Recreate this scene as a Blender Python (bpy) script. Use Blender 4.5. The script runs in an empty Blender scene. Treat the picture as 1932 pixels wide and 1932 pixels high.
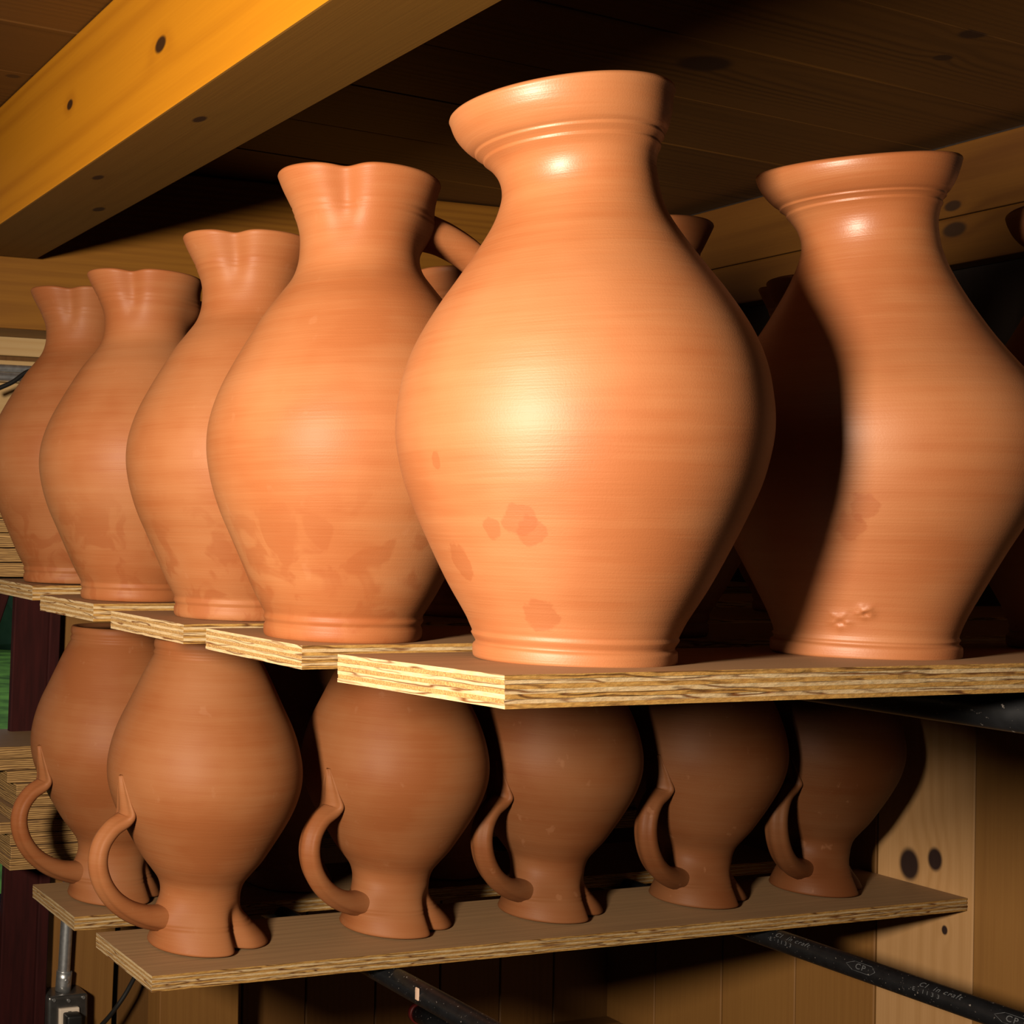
import bpy, bmesh, math, random
import numpy as np
from mathutils import Vector, Matrix

random.seed(7)
np.random.seed(7)
PI = math.pi
ZC = 1.45                      # eye height of the photographer above the floor
C = bpy.context.scene.collection
S = bpy.context.scene

# ------------------------------------------------------------------ camera
f_px = 2515.0
th, ph = math.radians(17.6), 0.015
F = Vector((math.sin(th), math.cos(th), 0))
R = Vector((math.cos(th), -math.sin(th), 0))
Zv = Vector((0, 0, 1))
r_ = math.cos(ph) * R + math.sin(ph) * Zv
u_ = -math.sin(ph) * R + math.cos(ph) * Zv
cd = bpy.data.cameras.new('camera')
cam = bpy.data.objects.new('camera', cd)
C.objects.link(cam)
m = Matrix((r_, u_, -F)).transposed().to_4x4()
m.translation = (0, 0, ZC)
cam.matrix_world = m
cd.sensor_fit = 'HORIZONTAL'
cd.sensor_width = 36.0
cd.lens = 36.0 * f_px / 1932
cd.shift_x = (966 + 20) / 1932
cd.shift_y = (992 - 966) / 1932
cd.clip_start = 0.02
S.camera = cam

# ------------------------------------------------------------------ world, lights, exposure
S.view_settings.view_transform = 'Standard'
S.view_settings.look = 'None'
S.view_settings.gamma = 1
S.view_settings.use_curve_mapping = False
S.view_settings.exposure = 0.0
w = bpy.data.worlds.new('world')
S.world = w
w.use_nodes = True
bg = w.node_tree.nodes['Background']
bg.inputs[0].default_value = (0.62, 0.78, 1.0, 1)
bg.inputs[1].default_value = 0.35

LP = Vector((-0.47, 0.21, ZC + 0.115))
ld = bpy.data.lights.new('work_light', 'SPOT')
ld.shadow_soft_size = 0.08
ld.spot_size = math.radians(92)
ld.spot_blend = 1.0
ld.energy = 290.0
ld.color = (1.0, 0.87, 0.70)
lo = bpy.data.objects.new('work_light', ld)
C.objects.link(lo)
lo.location = LP
lo.rotation_euler = (Vector((0.54, 0.76, ZC + 0.02)) - LP).to_track_quat('-Z', 'Y').to_euler()

# ------------------------------------------------------------------ materials
MATS = {}
DK = 0.55          # overall surface reflectance: scales colours down so less bounced light fills the shadows


def dk(c):
    return tuple(v * DK for v in c)


class NT:
    """small helper for building node trees"""
    def __init__(s, name):
        s.m = bpy.data.materials.new(name)
        s.m.use_nodes = True
        s.t = s.m.node_tree
        s.b = s.t.nodes['Principled BSDF']
        MATS[name] = s.m

    def n(s, typ, **kw):
        nd = s.t.nodes.new(typ)
        for k, v in kw.items():
            if k.startswith('i_'):
                key = k[2:]
                key = int(key) if key.isdigit() else key.replace('_', ' ')
                if isinstance(v, tuple) and hasattr(v[0], 'outputs'):
                    s.t.links.new(v[0].outputs[v[1]], nd.inputs[key])
                elif hasattr(v, 'outputs'):
                    s.t.links.new(v.outputs[0], nd.inputs[key])
                else:
                    nd.inputs[key].default_value = v
            else:
                setattr(nd, k, v)
        return nd

    def math(s, op, a, b=0.0, c=None, clamp=False):
        nd = s.n('ShaderNodeMath', operation=op, use_clamp=clamp, i_0=a, i_1=b)
        if c is not None:
            if hasattr(c, 'outputs'):
                s.t.links.new(c.outputs[0], nd.inputs[2])
            else:
                nd.inputs[2].default_value = c
        return nd

    def ramp(s, fac, stops, interp='LINEAR'):
        nd = s.n('ShaderNodeValToRGB', i_0=fac)
        cr = nd.color_ramp
        cr.interpolation = interp
        while len(cr.elements) < len(stops):
            cr.elements.new(0.5)
        for e, (p, c) in zip(cr.elements, stops):
            e.position = p
            e.color = c if len(c) == 4 else (*c, 1)
        return nd

    def mix(s, fac, a, b, mode='MIX'):
        nd = s.n('ShaderNodeMix', data_type='RGBA', blend_type=mode)
        for key, v in ((0, fac), (6, a), (7, b)):
            if hasattr(v, 'outputs'):
                out = v.outputs[2] if v.bl_idname == 'ShaderNodeMix' else v.outputs[0]
                s.t.links.new(out, nd.inputs[key])
            else:
                nd.inputs[key].default_value = v if key == 0 else (*v, 1)[:4]
        return nd

    def out(s, base=None, rough=None, bump=None, **kw):
        def link(v, key):
            if hasattr(v, 'outputs'):
                o = v.outputs[2] if v.bl_idname == 'ShaderNodeMix' else v.outputs[0]
                s.t.links.new(o, s.b.inputs[key])
            else:
                s.b.inputs[key].default_value = v if not isinstance(v, tuple) else (*v, 1)[:4]
        if base is not None:
            link(base, 'Base Color')
        if rough is not None:
            link(rough, 'Roughness')
        if bump is not None:
            s.t.links.new(bump.outputs[0], s.b.inputs['Normal'])
        for k, v in kw.items():
            s.b.inputs[k.replace('_', ' ')].default_value = v
        return s.m


def wood(name, light, dark, axis='X', scale=1.0, dist=5.0, knots=(), rough=0.5, kcol=(0.03, 0.012, 0.004),
         contrast=1.0, bump=0.15, fibre=0.35, spec=0.4, center=(0.02, 0.03, 0.02)):
    """planed wood: growth rings from stretched, distorted bands, fibre streaks, knots at given points (object coords)"""
    light, dark = dk(light), dk(dark)
    a = NT(name)
    tc = a.n('ShaderNodeTexCoord')
    oi = a.n('ShaderNodeObjectInfo')
    off = a.n('ShaderNodeVectorMath', operation='SCALE', i_Scale=7.0)
    cmb = a.n('ShaderNodeCombineXYZ', i_X=(oi, 'Random'), i_Y=(oi, 'Random'), i_Z=(oi, 'Random'))
    a.t.links.new(cmb.outputs[0], off.inputs[0])
    if knots:
        src = tc.outputs['Object']
        add = a.n('ShaderNodeVectorMath', operation='ADD')
        a.t.links.new(src, add.inputs[0])
    else:
        add = a.n('ShaderNodeVectorMath', operation='ADD')
        a.t.links.new(tc.outputs['Object'], add.inputs[0])
        a.t.links.new(off.outputs[0], add.inputs[1])
    sc = [22.0 * scale] * 3
    ai = 'XYZ'.index(axis)
    sc[ai] = 1.6 * scale
    mp = a.n('ShaderNodeMapping', i_Vector=add)
    mp.inputs['Scale'].default_value = sc
    phase = None
    kmask = None
    for (kx, ky, kz, kr) in knots:
        sub = a.n('ShaderNodeVectorMath', operation='SUBTRACT')
        a.t.links.new(tc.outputs['Object'], sub.inputs[0])
        sub.inputs[1].default_value = (kx, ky, kz)
        mul = a.n('ShaderNodeVectorMath', operation='MULTIPLY')
        a.t.links.new(sub.outputs[0], mul.inputs[0])
        v = [1 / kr] * 3
        v[ai] = 0.62 / kr
        mul.inputs[1].default_value = v
        ln = a.n('ShaderNodeVectorMath', operation='LENGTH')
        a.t.links.new(mul.outputs[0], ln.inputs[0])
        d = a.n('ShaderNodeMath', operation='MULTIPLY')
        a.t.links.new(ln.outputs['Value'], d.inputs[0])
        d.inputs[1].default_value = 1.0
        # swirl of rings round the knot
        g = a.math('POWER', 2.718, a.math('MULTIPLY', a.math('MULTIPLY', d, d), -0.16))
        ring = a.math('MULTIPLY', g, 4.5)
        phase = ring if phase is None else a.math('ADD', phase, ring)
        mk = a.n('ShaderNodeMapRange', interpolation_type='SMOOTHSTEP', i_Value=d)
        mk.inputs['From Min'].default_value = 1.25
        mk.inputs['From Max'].default_value = 0.75
        kmask = mk if kmask is None else a.math('MAXIMUM', kmask, mk)
    nz2 = a.n('ShaderNodeTexNoise', i_Vector=mp, i_Scale=2.2, i_Detail=3.0)
    # distance from a wandering pith line close under the face: gives straight grain and flame shapes
    nv_ = a.n('ShaderNodeTexNoise', i_Vector=mp, i_Scale=0.22, i_Detail=2.0)
    nvs = a.n('ShaderNodeVectorMath', operation='MULTIPLY_ADD')
    a.t.links.new(nv_.outputs[1], nvs.inputs[0])
    w_ = 0.022 * dist
    nvs.inputs[1].default_value = (w_, w_, w_)
    ctr = [-(w_ / 2) - c for c in center]
    nvs.inputs[2].default_value = ctr
    pc = a.n('ShaderNodeVectorMath', operation='ADD')
    a.t.links.new(tc.outputs['Object'], pc.inputs[0])
    a.t.links.new(nvs.outputs[0], pc.inputs[1])
    fl = a.n('ShaderNodeVectorMath', operation='MULTIPLY')
    a.t.links.new(pc.outputs[0], fl.inputs[0])
    keep = [1.0, 1.0, 1.0]
    keep[ai] = 0.0
    fl.inputs[1].default_value = keep
    dl = a.n('ShaderNodeVectorMath', operation='LENGTH')
    a.t.links.new(fl.outputs[0], dl.inputs[0])
    tot = a.n('ShaderNodeMath', operation='MULTIPLY')
    a.t.links.new(dl.outputs['Value'], tot.inputs[0])
    tot.inputs[1].default_value = 620.0 * scale
    tot = a.math('ADD', tot, a.math('MULTIPLY', nz2, 3.5))
    if phase is not None:
        tot = a.math('ADD', tot, phase)
    band = a.math('MULTIPLY_ADD', a.math('SINE', tot), 0.5, 0.5)
    gt = a.n('ShaderNodeMapRange', i_Value=a.n('ShaderNodeTexNoise', i_Vector=mp, i_Scale=0.5, i_Detail=1.0))
    gt.inputs['From Min'].default_value = 0.35
    gt.inputs['From Max'].default_value = 0.65
    band = a.math('MULTIPLY', a.math('POWER', band, 2.0), gt)
    fm = a.n('ShaderNodeMapping', i_Vector=add)
    fs = [380.0] * 3
    fs[ai] = 9.0
    fm.inputs['Scale'].default_value = fs
    fn = a.n('ShaderNodeTexNoise', i_Vector=fm, i_Scale=1.0, i_Detail=3.0)
    big = a.n('ShaderNodeTexNoise', i_Vector=mp, i_Scale=0.12, i_Detail=2.0)
    fac = a.math('ADD', a.math('MULTIPLY', band, 0.55 * contrast), a.math('MULTIPLY', fn, fibre))
    fac = a.math('ADD', fac, a.math('MULTIPLY', big, 0.5), clamp=True)
    mid = tuple((x + y) / 2 for x, y in zip(light, dark))
    col = a.ramp(fac, [(0.2, light), (0.55, mid), (1.0, dark)])
    if kmask is not None:
        col = a.mix(kmask, col, kcol)
    bp = a.n('ShaderNodeBump', i_Strength=bump, i_Distance=0.002, i_Height=fac)
    return a.out(col, rough, bp, **{'Specular_IOR_Level': spec})


def plywood_edge(name, light, dark, line, axis='X', z_scale=1.0, end=False):
    """sawn edge of a plywood board: wavy ring lines along the veneers, torn pores, void lines"""
    light, dark, line = dk(light), dk(dark), dk(line)
    a = NT(name)
    tc = a.n('ShaderNodeTexCoord')
    oi = a.n('ShaderNodeObjectInfo')
    off = a.n('ShaderNodeVectorMath', operation='SCALE', i_Scale=5.0)
    cmb = a.n('ShaderNodeCombineXYZ', i_X=(oi, 'Random'), i_Y=(oi, 'Random'), i_Z=(oi, 'Random'))
    a.t.links.new(cmb.outputs[0], off.inputs[0])
    add = a.n('ShaderNodeVectorMath', operation='ADD')
    a.t.links.new(tc.outputs['Object'], add.inputs[0])
    a.t.links.new(off.outputs[0], add.inputs[1])
    mp = a.n('ShaderNodeMapping', i_Vector=add)
    mp.inputs['Scale'].default_value = (16, 16, 150) if not end else (60, 60, 150)
    nz = a.n('ShaderNodeTexNoise', i_Vector=mp, i_Scale=1.0, i_Detail=2.0)
    sx = a.n('ShaderNodeSeparateXYZ', i_Vector=add)
    ph0 = a.math('MULTIPLY', (sx, 2), 1700.0 * z_scale)
    ph1 = a.math('ADD', ph0, a.math('MULTIPLY', (sx, 0), 60.0))
    tot = a.math('ADD', ph1, a.math('MULTIPLY', nz, 24.0))
    band = a.math('POWER', a.math('MULTIPLY_ADD', a.math('SINE', tot), 0.5, 0.5), 5.0)
    m2 = a.n('ShaderNodeMapping', i_Vector=add)
    m2.inputs['Scale'].default_value = (160, 160, 900) if not end else (900, 900, 900)
    fn = a.n('ShaderNodeTexNoise', i_Vector=m2, i_Scale=1.0, i_Detail=4.0)
    m3 = a.n('ShaderNodeMapping', i_Vector=add)
    m3.inputs['Scale'].default_value = (9, 9, 40)
    bn = a.n('ShaderNodeTexNoise', i_Vector=m3, i_Scale=1.0, i_Detail=2.0)
    gate = a.n('ShaderNodeMapRange', i_Value=bn)
    gate.inputs['From Min'].default_value = 0.36
    gate.inputs['From Max'].default_value = 0.52
    lines = a.math('MULTIPLY', band, gate)
    if end:
        lines = a.math('MULTIPLY', lines, 0.25)
    fr = a.ramp(fn, [(0.32, (0, 0, 0)), (0.68, (1, 1, 1))])
    base = a.mix(fr, dark, light)
    col = a.mix(lines, base, line)
    h = a.math('SUBTRACT', a.math('MULTIPLY', fn, 1.0), a.math('MULTIPLY', lines, 0.9))
    bp = a.n('ShaderNodeBump', i_Strength=0.55, i_Distance=0.0012, i_Height=h)
    return a.out(col, 0.7, bp, **{'Specular_IOR_Level': 0.25})


def clay(name, blots=(), dark_low=0.0, scuffs=0.0, seed=0.0, tone=1.0, spec=0.42, neck=False):
    """leather hard red clay: throwing bands, fine grog, moist hand marks given as (x, y, z, r, stretch) in object coords"""
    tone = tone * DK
    spec = spec * 0.6
    a = NT(name)
    tc = a.n('ShaderNodeTexCoord')
    oi = a.n('ShaderNodeObjectInfo')
    base = tc.outputs['Object']
    def mapped(sc, loc=(0, 0, 0)):
        mp = a.n('ShaderNodeMapping')
        a.t.links.new(base, mp.inputs['Vector'])
        mp.inputs['Scale'].default_value = sc
        mp.inputs['Location'].default_value = tuple(l + seed for l in loc)
        return mp
    bands = a.n('ShaderNodeTexNoise', i_Vector=mapped((4, 4, 95)), i_Scale=1.0, i_Detail=4.0, i_Roughness=0.6)
    fine = a.n('ShaderNodeTexNoise', i_Vector=mapped((18, 18, 700)), i_Scale=1.0, i_Detail=3.0)
    blob = a.n('ShaderNodeTexNoise', i_Vector=mapped((9, 9, 9)), i_Scale=1.0, i_Detail=3.0)
    grog = a.n('ShaderNodeTexNoise', i_Vector=mapped((900, 900, 900)), i_Scale=1.0, i_Detail=2.0)
    f = a.math('ADD', a.math('MULTIPLY', bands, 0.32), a.math('MULTIPLY', blob, 0.74))
    f = a.math('ADD', f, a.math('MULTIPLY', fine, 0.12))
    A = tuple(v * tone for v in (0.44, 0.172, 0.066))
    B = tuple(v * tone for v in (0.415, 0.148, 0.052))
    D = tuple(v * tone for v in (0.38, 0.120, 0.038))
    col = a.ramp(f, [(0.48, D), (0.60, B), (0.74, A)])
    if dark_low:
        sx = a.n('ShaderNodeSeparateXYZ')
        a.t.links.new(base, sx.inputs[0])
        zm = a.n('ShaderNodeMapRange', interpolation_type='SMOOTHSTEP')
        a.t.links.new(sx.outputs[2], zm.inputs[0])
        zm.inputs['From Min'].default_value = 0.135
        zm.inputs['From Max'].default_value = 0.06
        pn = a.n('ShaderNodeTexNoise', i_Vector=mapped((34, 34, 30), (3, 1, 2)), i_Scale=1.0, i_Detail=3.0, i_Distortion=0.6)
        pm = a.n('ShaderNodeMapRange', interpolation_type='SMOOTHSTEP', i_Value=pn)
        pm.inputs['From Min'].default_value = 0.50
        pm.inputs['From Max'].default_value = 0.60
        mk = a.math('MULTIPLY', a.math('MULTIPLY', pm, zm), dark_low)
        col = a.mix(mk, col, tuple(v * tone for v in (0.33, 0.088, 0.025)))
    for (bx, by, bz, br, st) in blots:
        sub = a.n('ShaderNodeVectorMath', operation='SUBTRACT')
        a.t.links.new(base, sub.inputs[0])
        sub.inputs[1].default_value = (bx, by, bz)
        mu = a.n('ShaderNodeVectorMath', operation='MULTIPLY')
        a.t.links.new(sub.outputs[0], mu.inputs[0])
        mu.inputs[1].default_value = (1 / br, 1 / br, 1 / (br * st))
        ln = a.n('ShaderNodeVectorMath', operation='LENGTH')
        a.t.links.new(mu.outputs[0], ln.inputs[0])
        pn = a.n('ShaderNodeTexNoise', i_Vector=mapped((150, 150, 150)), i_Scale=1.0, i_Detail=3.0)
        dd = a.n('ShaderNodeMath', operation='ADD')
        a.t.links.new(ln.outputs['Value'], dd.inputs[0])
        a.t.links.new(a.math('MULTIPLY', pn, 0.9).outputs[0], dd.inputs[1])
        mr = a.n('ShaderNodeMapRange', interpolation_type='SMOOTHSTEP', i_Value=dd)
        mr.inputs['From Min'].default_value = 1.42
        mr.inputs['From Max'].default_value = 1.25
        col = a.mix(a.math('MULTIPLY', mr, 0.45), col, tuple(v * tone for v in (0.31, 0.078, 0.020)))
    if scuffs:
        pn = a.n('ShaderNodeTexNoise', i_Vector=mapped((60, 60, 45), (9, 4, 7)), i_Scale=1.0, i_Detail=4.0)
        pm = a.n('ShaderNodeMapRange', interpolation_type='SMOOTHSTEP', i_Value=pn)
        pm.inputs['From Min'].default_value = 0.66
        pm.inputs['From Max'].default_value = 0.74
        col = a.mix(a.math('MULTIPLY', pm, scuffs), col, dk((0.52, 0.24, 0.12)))
    pit = a.n('ShaderNodeMapRange', i_Value=grog)
    pit.inputs['From Min'].default_value = 0.30
    pit.inputs['From Max'].default_value = 0.22
    col = a.mix(a.math('MULTIPLY', pit, 0.35), col, (0.16, 0.04, 0.015))
    h = a.math('ADD', a.math('MULTIPLY', fine, 0.5), a.math('MULTIPLY', bands, 0.5))
    h = a.math('ADD', h, a.math('MULTIPLY', grog, 0.22))
    bp = a.n('ShaderNodeBump', i_Strength=0.32, i_Distance=0.0009, i_Height=h)
    rg = a.n('ShaderNodeMapRange', i_Value=f)
    rg.inputs['To Min'].default_value = 0.46
    rg.inputs['To Max'].default_value = 0.60
    if neck:
        sz_ = a.n('ShaderNodeSeparateXYZ')
        a.t.links.new(base, sz_.inputs[0])
        nm = a.n('ShaderNodeMapRange', interpolation_type='SMOOTHSTEP')
        a.t.links.new(sz_.outputs[2], nm.inputs[0])
        nm.inputs['From Min'].default_value = 0.21
        nm.inputs['From Max'].default_value = 0.27
        rg = a.math('SUBTRACT', rg, a.math('MULTIPLY', nm, 0.10))
    return a.out(col, rg, bp, **{'Specular_IOR_Level': spec})


def plain(name, col, rough=0.5, metal=0.0, noise=0.0, nscale=60.0, spec=0.5, speck=None, stretch=(1, 1, 1)):
    if name not in ('lawn', 'far_trees'):
        col = dk(col)
    a = NT(name)
    c = col
    bp = None
    tc = a.n('ShaderNodeTexCoord')
    mp = a.n('ShaderNodeMapping')
    a.t.links.new(tc.outputs['Object'], mp.inputs[0])
    mp.inputs['Scale'].default_value = stretch
    nz = a.n('ShaderNodeTexNoise', i_Vector=mp, i_Scale=nscale, i_Detail=4.0)
    if noise:
        lo_ = tuple(v * (1 - noise) for v in col)
        hi_ = tuple(min(1, v * (1 + noise)) for v in col)
        c = a.ramp(nz, [(0.3, lo_), (0.7, hi_)])
    if speck:
        n2 = a.n('ShaderNodeTexNoise', i_Vector=mp, i_Scale=nscale * 3, i_Detail=4.0)
        mr = a.n('ShaderNodeMapRange', i_Value=n2)
        mr.inputs['From Min'].default_value = 0.66
        mr.inputs['From Max'].default_value = 0.74
        c = a.mix(mr, c, speck)
    bp = a.n('ShaderNodeBump', i_Strength=0.15, i_Distance=0.001, i_Height=nz)
    return a.out(c, rough, bp, Metallic=metal, **{'Specular_IOR_Level': spec})


M_ply_face = wood('ply_face', (0.50, 0.25, 0.095), (0.33, 0.145, 0.05), 'X', 0.8, 6.0, rough=0.62, contrast=0.4, bump=0.12)
M_ply_face_grey = wood('ply_face_worn', (0.60, 0.34, 0.15), (0.20, 0.10, 0.045), 'X', 0.9, 6.0, rough=0.65, contrast=0.2, bump=0.12)
M_ply_long = plywood_edge('ply_edge_long', (0.56, 0.315, 0.085), (0.42, 0.20, 0.045), (0.13, 0.045, 0.008), 'X')
M_ply_end = plywood_edge('ply_edge_cross', (0.56, 0.33, 0.12), (0.32, 0.16, 0.045), (0.18, 0.07, 0.015), 'X', end=True)
M_ply_pale = plywood_edge('ply_edge_pale', (0.66, 0.49, 0.28), (0.58, 0.38, 0.18), (0.17, 0.055, 0.010), 'X')
M_ceiling = wood('ceiling_pine', (0.20, 0.078, 0.012), (0.09, 0.034, 0.005), 'X', 0.9, 5.0, rough=0.5, contrast=0.5)
M_beam = wood('varnished_beam', (0.70, 0.27, 0.012), (0.42, 0.13, 0.006), 'Y', 0.55, 5.0, rough=0.38, contrast=0.75, fibre=0.2, spec=0.35, center=(0.035, 0, 0.07),
              knots=[(0.0, 1.166 - 0.35, 0.462 - 0.394, 0.0075), (0.0, 1.407 - 0.35, 0.476 - 0.394, 0.0055),
                     (0.041, 1.163 - 0.35, 0.0, 0.006), (0.089, 1.535 - 0.35, 0.0, 0.007), (0.031, 1.396 - 0.35, 0.0, 0.006)])
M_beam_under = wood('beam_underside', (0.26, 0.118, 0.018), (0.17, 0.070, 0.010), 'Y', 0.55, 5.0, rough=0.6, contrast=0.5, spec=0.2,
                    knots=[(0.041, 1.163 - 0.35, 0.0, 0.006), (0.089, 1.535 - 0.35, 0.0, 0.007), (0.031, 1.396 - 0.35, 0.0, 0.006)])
M_side_beam = wood('side_beam_pine', (0.27, 0.105, 0.012), (0.16, 0.054, 0.006), 'Y', 0.9, 5.0, rough=0.5,
                   knots=[(1.78, 1.326, 0.452, 0.007), (1.78, 1.322, 0.419, 0.010)])
M_header = wood('header_pine', (0.42, 0.17, 0.018), (0.24, 0.085, 0.009), 'X', 0.9, 6.0, rough=0.5, contrast=0.5)
M_wall = wood('wall_pine', (0.36, 0.165, 0.035), (0.24, 0.095, 0.016), 'Z', 0.8, 6.0, rough=0.6, contrast=0.35)
M_wall_pale = wood('wall_pine_pale', (0.68, 0.38, 0.16), (0.48, 0.24, 0.075), 'Z', 0.9, 6.0, rough=0.6, contrast=0.4,
                   kcol=(0.014, 0.004, 0.002),
                   knots=[(1.82, 1.404, -0.460, 0.014), (1.82, 1.367, -0.444, 0.010), (1.82, 1.352, -0.538, 0.004)])
M_panel_tan = wood('pale_panel', (0.78, 0.52, 0.24), (0.62, 0.36, 0.13), 'X', 0.8, 4.0, rough=0.6, contrast=0.6)
M_back = wood('back_wall_pine', (0.22, 0.095, 0.020), (0.12, 0.048, 0.009), 'Z', 0.8, 6.0, rough=0.55, contrast=0.4)
M_redpost = plain('dark_red_paint', (0.045, 0.006, 0.005), 0.8, spec=0.15, noise=0.3, nscale=30, stretch=(4, 4, 0.4))
M_pipe = plain('black_pipe', (0.008, 0.008, 0.009), 0.38, noise=0.3, nscale=90, speck=(0.20, 0.17, 0.15))
M_print = plain('pipe_print', (0.12, 0.12, 0.125), 0.6)
M_steel = plain('galvanised_steel', (1.1, 1.1, 1.1), 0.35, metal=0.9, noise=0.15, nscale=120)
M_box = plain('outlet_box_steel', (0.40, 0.38, 0.36), 0.3, metal=0.9, noise=0.2)
M_outlet = plain('outlet_plastic', (1.15, 0.95, 0.76), 0.4)
M_black = plain('black_rubber', (0.012, 0.011, 0.010), 0.5)
M_red = plain('red_tape', (0.16, 0.012, 0.01), 0.5)
M_floor = plain('concrete_floor', (0.05, 0.045, 0.04), 0.8, noise=0.25, nscale=8)
M_room = wood('room_boards', (0.035, 0.018, 0.010), (0.02, 0.010, 0.005), 'Z', 0.6, 4.0, rough=0.7)
M_grass = plain('lawn', (0.26, 0.46, 0.05), 0.9, noise=0.6, nscale=3)
M_hedge = plain('far_trees', (0.06, 0.10, 0.05), 0.9, noise=0.5, nscale=2)

# ------------------------------------------------------------------ geometry helpers


def obj(name, mesh_or_bm, mat=None, parent=None, loc=None, smooth=False, **props):
    if isinstance(mesh_or_bm, bmesh.types.BMesh):
        me = bpy.data.meshes.new(name)
        bmesh.ops.recalc_face_normals(mesh_or_bm, faces=mesh_or_bm.faces)
        mesh_or_bm.to_mesh(me)
        mesh_or_bm.free()
    else:
        me = mesh_or_bm
    o = bpy.data.objects.new(name, me)
    C.objects.link(o)
    if mat:
        if not me.materials:
            for mm in (mat if isinstance(mat, (list, tuple)) else [mat]):
                me.materials.append(mm)
    if smooth:
        for p in me.polygons:
            p.use_smooth = True
    if parent:
        o.parent = parent
    if loc:
        o.location = loc
    for k, v in props.items():
        o[k] = v
    return o


def empty(name, loc=(0, 0, 0), rot=(0, 0, 0), **props):
    o = bpy.data.objects.new(name, None)
    o.empty_display_size = 0.05
    C.objects.link(o)
    o.location = loc
    o.rotation_euler = rot
    for k, v in props.items():
        o[k] = v
    return o


def box(x0, x1, y0, y1, z0, z1, bev=0.0, seg=2, bm=None):
    b = bm or bmesh.new()
    nb = bmesh.new() if bm else b
    r = bmesh.ops.create_cube(nb, size=1.0)
    for v in nb.verts:
        v.co = Vector(((x0 + x1) / 2 + v.co.x * (x1 - x0), (y0 + y1) / 2 + v.co.y * (y1 - y0), (z0 + z1) / 2 + v.co.z * (z1 - z0)))
    if bev:
        bmesh.ops.bevel(nb, geom=nb.edges[:], offset=bev, segments=seg, affect='EDGES', profile=0.6)
    if bm:
        me = bpy.data.meshes.new('tmp')
        nb.to_mesh(me); nb.free()
        b.from_mesh(me)
        bpy.data.meshes.remove(me)
    return b


def catmull(P, n):
    P = np.array(P, float)
    seg = np.linalg.norm(np.diff(P, axis=0), axis=1) ** 0.5
    t = np.concatenate([[0], np.cumsum(seg)])
    # tangents
    T = np.zeros_like(P)
    for i in range(len(P)):
        a, b = max(i - 1, 0), min(i + 1, len(P) - 1)
        T[i] = (P[b] - P[a]) / (t[b] - t[a])
    out = []
    L = np.linalg.norm(np.diff(P, axis=0), axis=1)
    tot = L.sum()
    for i in range(len(P) - 1):
        k = max(1, int(round(n * L[i] / tot)))
        h = t[i + 1] - t[i]
        for j in range(k):
            s = j / k
            h00, h10 = 2 * s**3 - 3 * s**2 + 1, s**3 - 2 * s**2 + s
            h01, h11 = -2 * s**3 + 3 * s**2, s**3 - s**2
            out.append(h00 * P[i] + h10 * h * T[i] + h01 * P[i + 1] + h11 * h * T[i + 1])
    out.append(P[-1])
    return np.array(out)


def lathe(profile, nrow, nseg, wall=0.006, deform=None):
    """vessel: outer profile (r, z) from foot to rim, rounded lip, inner wall and floor; deform(x, y, z, phi, r) moves points"""
    pr = catmull(profile, nrow)
    r, z = pr[:, 0], pr[:, 1]
    foot = np.array([[0.0008, z[0] + 0.003], [r[0] * 0.8, z[0] + 0.003], [r[0] * 0.88, z[0]], [r[0] - 0.0015, z[0]]])
    rt, zt = r[-1], z[-1]
    lip = []
    for k in range(1, 6):
        aa = PI * k / 6
        lip.append([rt - wall / 2 + wall / 2 * math.cos(aa), zt + wall / 2 * math.sin(aa)])
    idx = np.linspace(len(r) - 1, 4, max(16, nrow // 4)).astype(int)
    inner = np.stack([r[idx] - wall, np.maximum(z[idx], z[0] + 0.008)], axis=1)
    inner = np.vstack([inner, [[0.0008, z[0] + 0.008]]])
    Pf = np.vstack([foot, pr, np.array(lip), inner])
    ph_ = np.linspace(0, 2 * PI, nseg, endpoint=False)
    RR, PH = np.meshgrid(Pf[:, 0], ph_, indexing='ij')
    ZZ = np.repeat(Pf[:, 1][:, None], nseg, axis=1)
    X, Y, Z = RR * np.cos(PH), RR * np.sin(PH), ZZ.copy()
    if deform:
        X, Y, Z = deform(X, Y, Z, PH, RR)
    n = Pf.shape[0]
    verts = np.stack([X.ravel(), Y.ravel(), Z.ravel()], axis=1)
    i = np.arange(n - 1)[:, None] * nseg
    j = np.arange(nseg)[None, :]
    j2 = (j + 1) % nseg
    faces = np.stack([(i + j).ravel(), (i + j2).ravel(), (i + nseg + j2).ravel(), (i + nseg + j).ravel()], axis=1)
    me = bpy.data.meshes.new('vessel')
    me.from_pydata(verts.tolist(), [], faces.tolist())
    me.update()
    for p in me.polygons:
        p.use_smooth = True
    return me


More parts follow.
